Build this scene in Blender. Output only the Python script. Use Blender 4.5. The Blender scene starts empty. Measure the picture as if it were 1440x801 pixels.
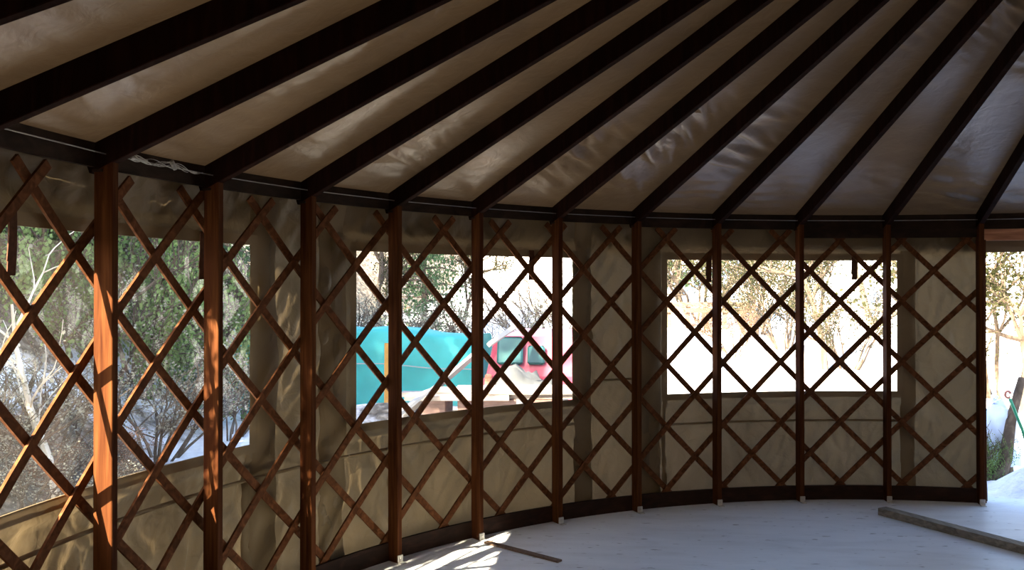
import bpy, math, random
from math import sin, cos, tan, pi, radians as R, degrees, sqrt
from mathutils import Vector, Matrix, noise

random.seed(7)
scene = bpy.context.scene
COL = scene.collection

# ------------------------------------------------------------------ helpers
class MB:
    """collects geometry that is linked as ONE mesh object"""
    def __init__(s): s.v = []; s.f = []
    def quad(s, a, b, c, d):
        n = len(s.v); s.v += [tuple(a), tuple(b), tuple(c), tuple(d)]; s.f.append((n, n+1, n+2, n+3))
    def tri(s, a, b, c):
        n = len(s.v); s.v += [tuple(a), tuple(b), tuple(c)]; s.f.append((n, n+1, n+2))
    def box(s, c, size, rot=None, bev=0.0):
        hx, hy, hz = size[0]/2, size[1]/2, size[2]/2
        c = Vector(c); rot = rot or Matrix.Identity(3)
        if bev <= 0:
            P = [Vector((x, y, z)) for z in (-hz, hz) for x, y in ((-hx, -hy), (hx, -hy), (hx, hy), (-hx, hy))]
            n = len(s.v); s.v += [tuple(c + rot @ p) for p in P]
            for f in ((3,2,1,0), (4,5,6,7), (0,1,5,4), (1,2,6,5), (2,3,7,6), (3,0,4,7)): s.f.append(tuple(n+i for i in f))
            return
        b = min(bev, hx*.9, hy*.9, hz*.9)
        # chamfered box: octagon section in x/y with chamfered ends
        def ring(ix, iy, z):
            return [Vector(p) for p in ((ix-b, -iy, z), (ix, -iy+b, z), (ix, iy-b, z), (ix-b, iy, z), (-ix+b, iy, z), (-ix, iy-b, z), (-ix, -iy+b, z), (-ix+b, -iy, z))]
        rings = [ring(hx-b, hy-b, -hz), ring(hx, hy, -hz+b), ring(hx, hy, hz-b), ring(hx-b, hy-b, hz)]
        n = len(s.v)
        for r in rings: s.v += [tuple(c + rot @ p) for p in r]
        for k in range(3):
            for i in range(8):
                j = (i+1) % 8
                s.f.append((n+8*k+i, n+8*k+j, n+8*k+8+j, n+8*k+8+i))
        s.f.append(tuple(n+i for i in range(7, -1, -1))); s.f.append(tuple(n+24+i for i in range(8)))
    def beam(s, p0, p1, w, h, up=(0, 0, 1), bev=0.0):
        p0, p1 = Vector(p0), Vector(p1)
        d = (p1-p0); L = d.length; d.normalize()
        x = d.cross(Vector(up)).normalized(); u = x.cross(d).normalized()
        rot = Matrix((x, d, u)).transposed()
        s.box((p0+p1)/2, (w, L, h), rot, bev)
    def sweep(s, pts, frames, w, h):
        """rectangular section along pts; frames = (wide axis, thick axis)"""
        n = len(s.v); N = len(pts)
        for p, (a, b) in zip(pts, frames):
            p = Vector(p)
            for q in (p-a*w/2-b*h/2, p+a*w/2-b*h/2, p+a*w/2+b*h/2, p-a*w/2+b*h/2): s.v.append(tuple(q))
        for i in range(N-1):
            for k in range(4):
                l = (k+1) % 4
                s.f.append((n+4*i+k, n+4*i+l, n+4*i+4+l, n+4*i+4+k))
        s.f.append((n+3, n+2, n+1, n)); e = n+4*(N-1); s.f.append((e, e+1, e+2, e+3))
    def tube(s, pts, r0, r1=None, k=6, caps=True):
        r1 = r0 if r1 is None else r1
        pts = [Vector(p) for p in pts]; N = len(pts); n = len(s.v)
        ref = Vector((0.31, 0.17, 0.93))
        for i, p in enumerate(pts):
            d = (pts[min(i+1, N-1)] - pts[max(i-1, 0)])
            d = d.normalized() if d.length > 1e-9 else Vector((0, 0, 1))
            a = d.cross(ref)
            if a.length < 1e-3: a = d.cross(Vector((1, 0, 0)))
            a.normalize(); b = d.cross(a)
            r = r0 + (r1-r0)*i/max(1, N-1)
            for j in range(k):
                t = 2*pi*j/k; s.v.append(tuple(p + a*(r*cos(t)) + b*(r*sin(t))))
        for i in range(N-1):
            for j in range(k):
                l = (j+1) % k
                s.f.append((n+k*i+j, n+k*i+l, n+k*i+k+l, n+k*i+k+j))
        if caps:
            s.f.append(tuple(n+j for j in range(k-1, -1, -1))); s.f.append(tuple(n+k*(N-1)+j for j in range(k)))
    def grid(s, rows, cells=None):
        """rows: list of equally long lists of points; cells(i,j) False leaves a hole"""
        n = len(s.v); M = len(rows[0])
        for r in rows: s.v += [tuple(p) for p in r]
        for i in range(len(rows)-1):
            for j in range(M-1):
                if cells is None or cells(i, j):
                    s.f.append((n+M*i+j, n+M*i+j+1, n+M*i+M+j+1, n+M*i+M+j))
    def build(s, name, mat, parent=None, smooth=False, origin=None, weld=False):
        o0 = Vector(origin) if origin is not None else Vector((0, 0, 0))
        me = bpy.data.meshes.new(name)
        me.from_pydata([tuple(Vector(p)-o0) for p in s.v], [], s.f)
        me.materials.append(mat)
        if smooth: me.polygons.foreach_set('use_smooth', [True]*len(me.polygons))
        me.update()
        o = bpy.data.objects.new(name, me); COL.objects.link(o)
        if parent is not None:
            o.parent = parent
        o.location = o0 if parent is None else (0, 0, 0)
        return o

def tag(o, label=None, cat=None, group=None, kind=None):
    if label: o['label'] = label
    if cat: o['category'] = cat
    if group: o['group'] = group
    if kind: o['kind'] = kind
    return o
def empty(name, loc=(0, 0, 0), rz=0.0, label=None, cat=None, group=None):
    o = bpy.data.objects.new(name, None); COL.objects.link(o)
    o.location = loc; o.rotation_euler = (0, 0, rz); o.empty_display_size = .2
    return tag(o, label, cat, group)
def copy_tree(o, parent=None):
    c = o.copy(); COL.objects.link(c)
    if parent is not None: c.parent = parent
    for ch in list(o.children): copy_tree(ch, c)
    return c
def nz(x, y, z=0.0, s=1.0): return noise.noise(Vector((x*s, y*s, z*s)))

# ------------------------------------------------------------------ materials
def new_mat(name):
    m = bpy.data.materials.new(name); m.use_nodes = True
    nt = m.node_tree; nt.nodes.clear()
    out = nt.nodes.new('ShaderNodeOutputMaterial')
    return m, nt, out
def node(nt, t, **kw):
    n = nt.nodes.new(t)
    for k, v in kw.items(): setattr(n, k, v)
    return n
def ramp(nt, stops):
    r = nt.nodes.new('ShaderNodeValToRGB'); e = r.color_ramp.elements
    while len(e) < len(stops): e.new(0.5)
    for el, (p, c) in zip(e, stops): el.position = p; el.color = (*c, 1)
    return r
def coords(nt, kind='Object', scale=(1, 1, 1)):
    tc = node(nt, 'ShaderNodeTexCoord'); mp = node(nt, 'ShaderNodeMapping')
    mp.inputs['Scale'].default_value = scale
    nt.links.new(tc.outputs[kind], mp.inputs['Vector'])
    return mp

def wood(name, dark, mid, light, scale=(30, 30, 1.6), rough=.6, spec=.3):
    m, nt, out = new_mat(name); L = nt.links.new
    mp = coords(nt, 'Object', scale)
    oi = node(nt, 'ShaderNodeObjectInfo')
    ad = node(nt, 'ShaderNodeVectorMath', operation='ADD')
    mu = node(nt, 'ShaderNodeMath', operation='MULTIPLY'); mu.inputs[1].default_value = 37.0
    L(oi.outputs['Random'], mu.inputs[0]); L(mp.outputs[0], ad.inputs[0]); L(mu.outputs[0], ad.inputs[1])
    n1 = node(nt, 'ShaderNodeTexNoise'); n1.inputs['Scale'].default_value = 1.0; n1.inputs['Detail'].default_value = 5; n1.inputs['Distortion'].default_value = 1.2
    L(ad.outputs[0], n1.inputs['Vector'])
    cr = ramp(nt, [(.28, dark), (.5, mid), (.72, light)]); L(n1.outputs['Fac'], cr.inputs[0])
    b = node(nt, 'ShaderNodeBsdfPrincipled'); b.inputs['Roughness'].default_value = rough
    b.inputs['Specular IOR Level'].default_value = spec
    L(cr.outputs[0], b.inputs['Base Color'])
    bp = node(nt, 'ShaderNodeBump'); bp.inputs['Strength'].default_value = .25; bp.inputs['Distance'].default_value = .004
    L(n1.outputs['Fac'], bp.inputs['Height']); L(bp.outputs[0], b.inputs['Normal'])
    L(b.outputs[0], out.inputs[0]); return m

def plain(name, col, rough=.6, spec=.3, metal=0.0, var=.0, vscale=6.0, bump=0.0):
    m, nt, out = new_mat(name); L = nt.links.new
    b = node(nt, 'ShaderNodeBsdfPrincipled')
    b.inputs['Roughness'].default_value = rough; b.inputs['Specular IOR Level'].default_value = spec; b.inputs['Metallic'].default_value = metal
    mp = coords(nt, 'Object')
    n1 = node(nt, 'ShaderNodeTexNoise'); n1.inputs['Scale'].default_value = vscale; n1.inputs['Detail'].default_value = 6
    L(mp.outputs[0], n1.inputs['Vector'])
    lo = tuple(c*(1-var) for c in col); hi = tuple(min(1, c*(1+var)) for c in col)
    cr = ramp(nt, [(.3, lo), (.7, hi)]); L(n1.outputs['Fac'], cr.inputs[0]); L(cr.outputs[0], b.inputs['Base Color'])
    if bump:
        bp = node(nt, 'ShaderNodeBump'); bp.inputs['Strength'].default_value = bump; bp.inputs['Distance'].default_value = .01
        L(n1.outputs['Fac'], bp.inputs['Height']); L(bp.outputs[0], b.inputs['Normal'])
    L(b.outputs[0], out.inputs[0]); return m

def canvas(name, col, trans, rough=.5, spec=.4, wr=1.0, bscale=(1, 1, 1)):
    """woven yurt cloth: lets a little daylight through, soft creases"""
    m, nt, out = new_mat(name); L = nt.links.new
    mp = coords(nt, 'Object', bscale)
    n1 = node(nt, 'ShaderNodeTexNoise'); n1.inputs['Scale'].default_value = 2.2; n1.inputs['Detail'].default_value = 4; n1.inputs['Distortion'].default_value = .8
    n2 = node(nt, 'ShaderNodeTexNoise'); n2.inputs['Scale'].default_value = 9.0; n2.inputs['Detail'].default_value = 3; n2.inputs['Distortion'].default_value = 1.5
    L(mp.outputs[0], n1.inputs['Vector']); L(mp.outputs[0], n2.inputs['Vector'])
    cr = ramp(nt, [(.3, tuple(c*.86 for c in col)), (.7, tuple(min(1, c*1.1) for c in col))]); L(n1.outputs['Fac'], cr.inputs[0])
    sm = node(nt, 'ShaderNodeMath', operation='ADD'); hm = node(nt, 'ShaderNodeMath', operation='MULTIPLY'); hm.inputs[1].default_value = .35
    L(n2.outputs['Fac'], hm.inputs[0]); L(n1.outputs['Fac'], sm.inputs[0]); L(hm.outputs[0], sm.inputs[1])
    bp = node(nt, 'ShaderNodeBump'); bp.inputs['Strength'].default_value = .5*wr; bp.inputs['Distance'].default_value = .03
    L(sm.outputs[0], bp.inputs['Height'])
    b = node(nt, 'ShaderNodeBsdfPrincipled'); b.inputs['Roughness'].default_value = rough; b.inputs['Specular IOR Level'].default_value = spec
    L(cr.outputs[0], b.inputs['Base Color']); L(bp.outputs[0], b.inputs['Normal'])
    t = node(nt, 'ShaderNodeBsdfTranslucent'); L(cr.outputs[0], t.inputs['Color']); L(bp.outputs[0], t.inputs['Normal'])
    mx = node(nt, 'ShaderNodeMixShader'); mx.inputs[0].default_value = trans
    L(b.outputs[0], mx.inputs[1]); L(t.outputs[0], mx.inputs[2]); L(mx.outputs[0], out.inputs[0]); return m

def vinyl(name, haze, milky=0.0):
    """clear plastic sheet: mostly transparent, some sheen and a little haze"""
    m, nt, out = new_mat(name); L = nt.links.new
    tr = node(nt, 'ShaderNodeBsdfTransparent'); tr.inputs[0].default_value = (.96, .97, .97, 1)
    mp = coords(nt, 'Object', (1, 1, 1))
    n1 = node(nt, 'ShaderNodeTexNoise'); n1.inputs['Scale'].default_value = 3.0; n1.inputs['Detail'].default_value = 3
    L(mp.outputs[0], n1.inputs['Vector'])
    bp = node(nt, 'ShaderNodeBump'); bp.inputs['Strength'].default_value = .5; bp.inputs['Distance'].default_value = .03
    L(n1.outputs['Fac'], bp.inputs['Height'])
    gl = node(nt, 'ShaderNodeBsdfGlossy'); gl.inputs['Roughness'].default_value = .08; L(bp.outputs[0], gl.inputs['Normal'])
    lw = node(nt, 'ShaderNodeFresnel'); lw.inputs[0].default_value = 1.35; L(bp.outputs[0], lw.inputs['Normal'])
    df = node(nt, 'ShaderNodeBsdfDiffuse'); tl = node(nt, 'ShaderNodeBsdfTranslucent')
    df.inputs[0].default_value = (.9, .9, .9, 1); tl.inputs[0].default_value = (.9, .9, .9, 1)
    hz = node(nt, 'ShaderNodeMixShader'); hz.inputs[0].default_value = .6; L(df.outputs[0], hz.inputs[1]); L(tl.outputs[0], hz.inputs[2])
    m1 = node(nt, 'ShaderNodeMixShader'); m1.inputs[0].default_value = haze+milky; L(tr.outputs[0], m1.inputs[1]); L(hz.outputs[0], m1.inputs[2])
    m2 = node(nt, 'ShaderNodeMixShader'); L(lw.outputs[0], m2.inputs[0]); L(m1.outputs[0], m2.inputs[1]); L(gl.outputs[0], m2.inputs[2])
    L(m2.outputs[0], out.inputs[0]); return m

def leaf_mat(name, a, b, trans=.35):
    m, nt, out = new_mat(name); L = nt.links.new
    mp = coords(nt, 'Object'); n1 = node(nt, 'ShaderNodeTexNoise'); n1.inputs['Scale'].default_value = 5; n1.inputs['Detail'].default_value = 4
    L(mp.outputs[0], n1.inputs['Vector'])
    cr = ramp(nt, [(.32, a), (.68, b)]); L(n1.outputs['Fac'], cr.inputs[0])
    d = node(nt, 'ShaderNodeBsdfDiffuse'); t = node(nt, 'ShaderNodeBsdfTranslucent')
    L(cr.outputs[0], d.inputs[0]); L(cr.outputs[0], t.inputs[0])
    mx = node(nt, 'ShaderNodeMixShader'); mx.inputs[0].default_value = trans; L(d.outputs[0], mx.inputs[1]); L(t.outputs[0], mx.inputs[2])
    L(mx.outputs[0], out.inputs[0]); return m

M = {}
M['post'] = wood('stained_post_wood', (.030, .008, .003), (.058, .0185, .006), (.092, .034, .011), (34, 34, 2.0), rough=.75, spec=.05)
M['slat'] = wood('stained_slat_wood', (.052, .019, .007), (.098, .037, .015), (.16, .065, .027), (20, 20, 20), rough=.7, spec=.06)
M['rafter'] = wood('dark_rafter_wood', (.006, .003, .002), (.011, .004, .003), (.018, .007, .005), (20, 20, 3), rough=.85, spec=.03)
M['header'] = wood('dark_header_wood', (.012, .008, .006), (.02, .012, .009), (.032, .018, .013), (6, 6, 14), rough=.75, spec=.1)
M['base'] = wood('dark_base_wood', (.012, .006, .004), (.02, .009, .006), (.035, .015, .010), (6, 6, 20), rough=.7, spec=.15)
M['lintel'] = wood('red_brown_lintel', (.28, .12, .07), (.42, .20, .12), (.55, .28, .17), (3, 3, 25))
M['strap'] = plain('brown_webbing', (.07, .03, .018), .8, .1, 0, .3, 40, .3)
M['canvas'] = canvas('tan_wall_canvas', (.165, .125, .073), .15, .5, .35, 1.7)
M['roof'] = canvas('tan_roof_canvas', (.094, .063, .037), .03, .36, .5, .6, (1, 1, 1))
M['hem'] = canvas('tan_hem_canvas', (.195, .145, .082), .08, .6, .25, .8)
M['vinyl'] = vinyl('clear_window_vinyl', .022)
M['dome'] = vinyl('milky_dome', .05, .20)
M['steel'] = plain('galvanised_steel', (.30, .30, .30), .45, .4, .7, .15, 30)
M['bracket'] = plain('grey_bracket', (.50, .50, .49), .5, .4, .3, .15, 30)
M['plank'] = wood('weathered_plank', (.13, .115, .095), (.21, .19, .155), (.30, .27, .22), (30, 2.0, 30), rough=.8)
M['offcut'] = wood('dark_offcut', (.07, .045, .035), (.11, .07, .05), (.15, .10, .075), (30, 2.0, 30))
M['lumber'] = wood('pale_lumber', (.15, .125, .11), (.22, .19, .17), (.30, .27, .25), (2, 20, 20))
M['crate'] = wood('pinkish_brown_timber', (.06, .034, .028), (.10, .06, .052), (.15, .095, .085), (4, 4, 20))
M['white_board'] = plain('white_board', (.26, .26, .255), .6, .3, 0, .06, 8)
M['teal'] = plain('teal_tarp', (.036, .28, .275), .55, .1, 0, .18, 2.5, .6)
M['red'] = plain('red_paint', (.34, .045, .08), .4, .2, 0, .06, 3)
M['dark_glass'] = plain('dark_teal_glass', (.018, .075, .085), .35, .15, 0, .3, 3)
M['rubber'] = plain('black_rubber', (.03, .03, .03), .8, .2)
M['pale_blue'] = plain('pale_blue_plastic', (.50, .62, .82), .35, .5, 0, .12, 5, .5)
M['hose'] = plain('green_hose', (.03, .25, .13), .4, .4, 0, .1, 20)
M['brass'] = plain('rusty_coupling', (.40, .16, .12), .5, .4, .3, .2, 30)
M['yellow'] = plain('orange_yellow_paint', (.36, .18, .03), .6, .3, 0, .15, 10)
M['bark'] = wood('grey_bark', (.04, .03, .022), (.08, .06, .045), (.15, .12, .09), (10, 10, 3), rough=.9, spec=.1)
M['pale_bark'] = wood('pale_bark', (.30, .26, .20), (.50, .45, .36), (.66, .62, .52), (10, 10, 5), rough=.9, spec=.1)
M['fence'] = wood('brown_fence', (.07, .045, .03), (.11, .075, .05), (.15, .10, .07), (3, 10, 10))
M['leaf_green'] = leaf_mat('green_leaf', (.07, .13, .035), (.22, .30, .11))
M['leaf_dark'] = leaf_mat('dark_green_leaf', (.035, .07, .035), (.10, .16, .07))
M['leaf_grey'] = leaf_mat('grey_leaf', (.16, .15, .11), (.34, .33, .25))
M['leaf_olive'] = leaf_mat('olive_leaf', (.012, .014, .006), (.06, .06, .028))
M['leaf_russet'] = leaf_mat('russet_leaf', (.12, .06, .04), (.20, .12, .08))

# ------------------------------------------------------------------ camera
CAM = Vector((-2.4619, -2.7460, 1.6820)); YAW = -.07552; PITCH = .0058; FPX = 1228.3
cd = bpy.data.cameras.new('camera'); cam = bpy.data.objects.new('camera', cd); COL.objects.link(cam)
cam.location = CAM; cam.rotation_euler = (pi/2+PITCH, 0, -YAW)
cd.sensor_width = 36; cd.lens = FPX/1440*36; cd.clip_start = .05; cd.clip_end = 500
scene.camera = cam
FWD = Vector((sin(YAW)*cos(PITCH), cos(YAW)*cos(PITCH), sin(PITCH)))
RGT = Vector((cos(YAW), -sin(YAW), 0)); UPV = RGT.cross(FWD)
def at(px, py, D): return CAM + D*(FWD + RGT*((px-720)/FPX) + UPV*((400.5-py)/FPX))

# ------------------------------------------------------------------ yurt geometry constants
RP = 4.40                      # inner edge of the posts
POST_D, POST_W = .089, .038
R_SL = 4.51                    # lattice
R_CV = 4.56                    # wall canvas
def pol(th, r, z=0.0): return Vector((r*sin(th), r*cos(th), z))
def P9(i): return R(9.0*(i-9))
def rz_line(r): return 2.234 + .3919*(4.43-r)      # centre line of a rafter
WIN = [(-91.0, -67.05), (-56.9, -33.3), (-22.85, 1.5)]
BACK_WIN = []
WZ0, WZ1 = .86, 1.925
DOOR = (9.75, 18.0+2.6)

# ------------------------------------------------------------------ floor
def disc(name, r, z0, z1, mat, n=128):
    m = MB(); top = [pol(2*pi*i/n, r, z1) for i in range(n)]; bot = [pol(2*pi*i/n, r, z0) for i in range(n)]
    k = len(m.v); m.v += [tuple(p) for p in top+bot]
    m.f.append(tuple(range(n-1, -1, -1))); m.f.append(tuple(range(n, 2*n)))
    for i in range(n):
        j = (i+1) % n; m.f.append((i, j, n+j, n+i))
    return m.build(name, mat)
def floor_mat():
    m, nt, out = new_mat('pale_plywood_floor'); L = nt.links.new
    mp = coords(nt, 'Object', (1.2, 5.0, 1)); mp.inputs['Rotation'].default_value = (0, 0, R(33))
    n1 = node(nt, 'ShaderNodeTexNoise'); n1.inputs['Scale'].default_value = 1.4; n1.inputs['Detail'].default_value = 8; n1.inputs['Roughness'].default_value = .6; n1.inputs['Distortion'].default_value = .6
    L(mp.outputs[0], n1.inputs['Vector'])
    cr = ramp(nt, [(.28, (.66, .69, .73)), (.5, (.77, .81, .87)), (.75, (.84, .88, .93))]); L(n1.outputs['Fac'], cr.inputs[0])
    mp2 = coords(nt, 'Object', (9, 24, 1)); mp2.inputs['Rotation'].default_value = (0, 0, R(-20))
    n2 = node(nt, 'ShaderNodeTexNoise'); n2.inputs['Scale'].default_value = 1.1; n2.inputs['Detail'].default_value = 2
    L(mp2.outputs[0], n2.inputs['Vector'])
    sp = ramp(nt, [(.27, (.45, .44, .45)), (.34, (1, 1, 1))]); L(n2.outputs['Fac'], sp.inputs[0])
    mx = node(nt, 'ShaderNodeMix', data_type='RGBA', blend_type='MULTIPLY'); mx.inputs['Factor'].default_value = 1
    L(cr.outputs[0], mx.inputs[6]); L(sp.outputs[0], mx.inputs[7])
    b = node(nt, 'ShaderNodeBsdfPrincipled'); b.inputs['Roughness'].default_value = .42; b.inputs['Specular IOR Level'].default_value = .5
    L(mx.outputs[2], b.inputs['Base Color'])
    bp = node(nt, 'ShaderNodeBump'); bp.inputs['Strength'].default_value = .12; bp.inputs['Distance'].default_value = .01
    L(n1.outputs['Fac'], bp.inputs['Height']); L(bp.outputs[0], b.inputs['Normal']); L(b.outputs[0], out.inputs[0]); return m
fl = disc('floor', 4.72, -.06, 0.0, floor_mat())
tag(fl, 'pale blue-white plywood floor of the round room', kind='structure')

# ------------------------------------------------------------------ wall canvas with window openings
def lin(a, b, n): return [a+(b-a)*i/n for i in range(n+1)]
FOLDS = []
_fr = random.Random(21)
for _i in range(10):            # cloth gathered beside the posts, hanging in slanting folds
    for _j in range(7):
        _t = 9.0*(_i-9) + _fr.uniform(.3, 2.2) + .5*_j
        _z = _fr.uniform(.35, .80) if _j < 5 else _fr.uniform(1.3, 2.0)
        FOLDS.append((_t, _z, _t + _fr.uniform(.8, 3.0), _z - _fr.uniform(.15, .45), _fr.uniform(.012, .022), _fr.uniform(.005, .012)))
def fold_at(td, z):
    s = 0.0
    for t0, z0, t1, z1, w, amp in FOLDS:
        if td < t0-2 or td > t1+2 or z > z0+.1 or z < z1-.1: continue
        ax_, az = (t1-t0)*.0796, z1-z0; px_, pz = (td-t0)*.0796, z-z0
        L2 = ax_*ax_+az*az; u = max(0, min(1, (px_*ax_+pz*az)/L2))
        d2 = (px_-ax_*u)**2 + (pz-az*u)**2
        s += amp*math.exp(-d2/(w*w))*sin(pi*min(1, max(0, u*.9+.05)))
    return s
def wall_r(td, z):
    t = R(td)
    a = td*R_CV*pi/180
    w = .010*nz(a*2, z*1.3, 3.1)
    k = max(0, nz(a*1.3, z*1.2, 4.4)+.15)
    e = nz(a*5.5 + z*3.2, z*1.5 - a*.9, 8.7); e2 = nz(a*9 - z*4.0, z*3.0, 2.2)
    e3 = nz(a*12 + z*1.0, z*.9, 6.6)
    lowf = max(0, 1-abs(z-.5)/.5)
    w += .045*k*(1-2*abs(e)) + .016*(1-2*abs(e2)) + .012*lowf*(1-2*abs(e3)) + .005*nz(a*16, z*11, 1.7)
    e = min(1, max(0, (z-.02)/.2)) * min(1, max(0, (2.2-z)/.1))
    for a, b in WIN + BACK_WIN:       # cloth is kept flat where the vinyl is sewn in
        if a-2 < td < b+2 and WZ0-.1 < z < WZ1+.1: e *= .25
    w -= fold_at(td, z)*1.3
    return R_CV + (w+.004)*1.2*e
def wall_piece(name, t0, t1, holes, label):
    th = [t0, t1]
    for a, b, z0, z1 in holes: th += [a, b]
    th = sorted(set(th)); TH = []
    for a, b in zip(th, th[1:]): TH += lin(a, b, max(1, round((b-a)/.22)))[:-1]
    TH.append(th[-1])
    zs = sorted({-.04, WZ0, WZ1, 2.09, 2.275}); ZS = []
    for a, b in zip(zs, zs[1:]): ZS += lin(a, b, max(1, round((b-a)/.02)))[:-1]
    ZS.append(zs[-1])
    def keep(i, j):
        tc = (TH[j]+TH[j+1])/2; zc = (ZS[i]+ZS[i+1])/2
        return not any(a < tc < b and z0 < zc < z1 for a, b, z0, z1 in holes)
    m = MB(); m.grid([[pol(R(t), wall_r(t, z), z) for t in TH] for z in ZS], keep)
    return tag(m.build(name, M['canvas'], smooth=True), label, kind='structure')
H = lambda w: [(a, b, WZ0, WZ1) for a, b in w]
wl = wall_piece('wall_left', -132, -62, H([WIN[0]]), 'curved tan canvas wall at left holding the first clear window')
wb = wall_piece('wall_back', -62, DOOR[0]+.25, H(WIN[1:]), 'curved tan canvas wall holding the second and third clear windows')
wr_ = wall_piece('wall_right', DOOR[0]+.25, 120, [(DOOR[0], DOOR[1], -.1, 2.09)], 'tan canvas wall at right around the open doorway')
wf = wall_piece('wall_front', 120, 228, [], 'tan canvas wall behind the viewpoint')

def strip(m, t0, t1, z0, z1, r, thick=.004, n=None):
    n = n or max(1, round((t1-t0)/1.2))
    TT = lin(t0, t1, n)
    rows = [[pol(R(t), r, z0) for t in TT], [pol(R(t), r-thick, z0) for t in TT], [pol(R(t), r-thick, z1) for t in TT], [pol(R(t), r, z1) for t in TT]]
    m.grid(rows)
def vstrip(m, t0, t1, z0, z1, dr=.0, n=40):
    rows = []
    for z in lin(z0, z1, n):
        k = [wall_r(t, z) for t in (t0, (t0+t1)/2, t1)]
        j = .0012*nz(z*5, t0)
        rows.append([pol(R(t0), k[0]-.001, z), pol(R(t0+.05), k[0]-.006-dr+j, z), pol(R((t0+t1)/2), k[1]-.008-dr+j, z), pol(R(t1-.05), k[2]-.006-dr+j, z), pol(R(t1), k[2]-.001, z)])
    m.grid(rows)
# window panes + sewn borders
def window(n, a, b, parent, label):
    m = MB(); TT = lin(a, b, 24); ZZ = lin(WZ0, WZ1, 12)
    m.grid([[pol(R(t), R_CV+.002+.004*nz(t*.4, z*2, n), z) for t in TT] for z in ZZ])
    tag(m.build('window_%d' % n, M['vinyl'], smooth=True), label, kind='structure')
    h = MB(); w = .55
    for z0, z1 in ((WZ0-.045, WZ0+.004), (WZ1-.004, WZ1+.05)): strip(h, a-w, b+w, z0, z1, R_CV-.004, .006)
    for t0, t1 in ((a-w, a+.06), (b-.06, b+w)): strip(h, t0, t1, WZ0-.02, WZ1+.02, R_CV-.005, .006, 2)
    h.build('window_hem', M['hem'], parent, smooth=False)
window(1, *WIN[0], wl, 'clear vinyl window at left facing the brushy bank')
window(2, *WIN[1], wb, 'clear vinyl window facing the teal tarp and red van')
window(3, *WIN[2], wb, 'clear vinyl window facing the glaring snow')
# vertical and horizontal cloth joints
for par, vs, hs in ((wl, [(-66.9, -64.4, .02, 2.2), (-67.5, -66.8, .02, WZ0)], [(-100, -62.2, .685)]),
                    (wb, [(-60.3, -57.7, .02, 2.2), (-52.9, -52.4, .02, WZ0-.05), (-33.0, -31.1, .02, 2.2), (-25.6, -23.4, .02, 2.2), (-23.2, -22.7, .02, WZ0), (1.9, 3.3, .1, 2.0)],
                     [(-62, -57.7, .685), (-57.6, -33.2, .685), (-31, -25.7, 1.0), (-23.3, 1.8, .63)])):
    m = MB()
    for a, b, z0, z1 in vs: vstrip(m, a, b, z0, z1)
    for a, b, z in hs: strip(m, a, b, z-.012, z+.004, R_CV-.006, .012)
    m.build('cloth_seam', M['hem'], par, smooth=True)

# ------------------------------------------------------------------ roof canvas
def roof_pt(i, s, r):
    """bay between rafter i and i+1, s in 0..1 across, r radius"""
    th = P9(i) + R(9.0)*s
    z = rz_line(r) + .074
    f = min(1, max(0, (4.5-r)/.25))*min(1, (r-.8)/.3)
    sag = 4*s*(1-s)
    a = th*r
    u = (s-.5)*9.0*pi/180*r
    w = .018*nz(u*2.5, r*1.3, i*3.3)
    # ridged creases across the bay, bunched in places
    k = max(0, nz(u*1.5, r*1.1, i*5.1+2)+.12)
    e = nz((u*.9 + (r-2)*.35)*2.4, (r - u*(.5 + .8*nz(i*3.7, 1.3)))*13, i*1.9)
    w += .055*k*(1-abs(e)*2.0)
    # long soft folds parallel to the wall near the header
    h_ = max(0, 1-(4.45-r)/.9)
    w += .012*h_*nz(u*1.2, r*16, i*7.7)
    w += .0015*nz(u*22+r*9, r*16-u*9, i*2.3)
    return pol(th, r, z + f*sag**.6*w + .014*f*sag)
m = MB()
RR = [.8] + lin(1.0, 4.5, 150) + [4.56, 4.64]
for i in range(-6, 34):
    S_ = lin(0, 1, 14)
    m.grid([[roof_pt(i, s, r) for s in S_] for r in RR])
# valance hanging down outside the wall
NV = 360
rows = []
for r, z in ((4.64, rz_line(4.64)+.074), (4.655, 2.16), (4.640, 2.08), (4.635, 1.985)):
    rows.append([pol(2*pi*k/NV, r+.006*nz(k*.35, z*3), z) for k in range(NV+1)])
m.grid(rows)
tag(m.build('ceiling', M['roof'], smooth=True), 'tan roof canvas stretched over the rafters', kind='structure')
# centre ring and milky dome (above the picture)
m = MB(); n = 64
rows = []
for r, z in ((.68, rz_line(.74)-.07), (.82, rz_line(.74)-.07), (.82, rz_line(.74)+.10), (.68, rz_line(.74)+.10), (.68, rz_line(.74)-.07)):
    rows.append([pol(2*pi*k/n, r, z) for k in range(n+1)])
m.grid(rows); tag(m.build('trim_1', M['rafter']), 'wooden centre ring at the top of the roof', kind='structure')
m = MB(); m.grid([[pol(2*pi*k/n, .8*cos(a), rz_line(.74)+.10+.32*sin(a)) for k in range(n+1)] for a in lin(0, pi/2*.98, 8)])
tag(m.build('window_4', M['dome'], smooth=True), 'milky skylight dome over the centre ring', kind='structure')

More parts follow.
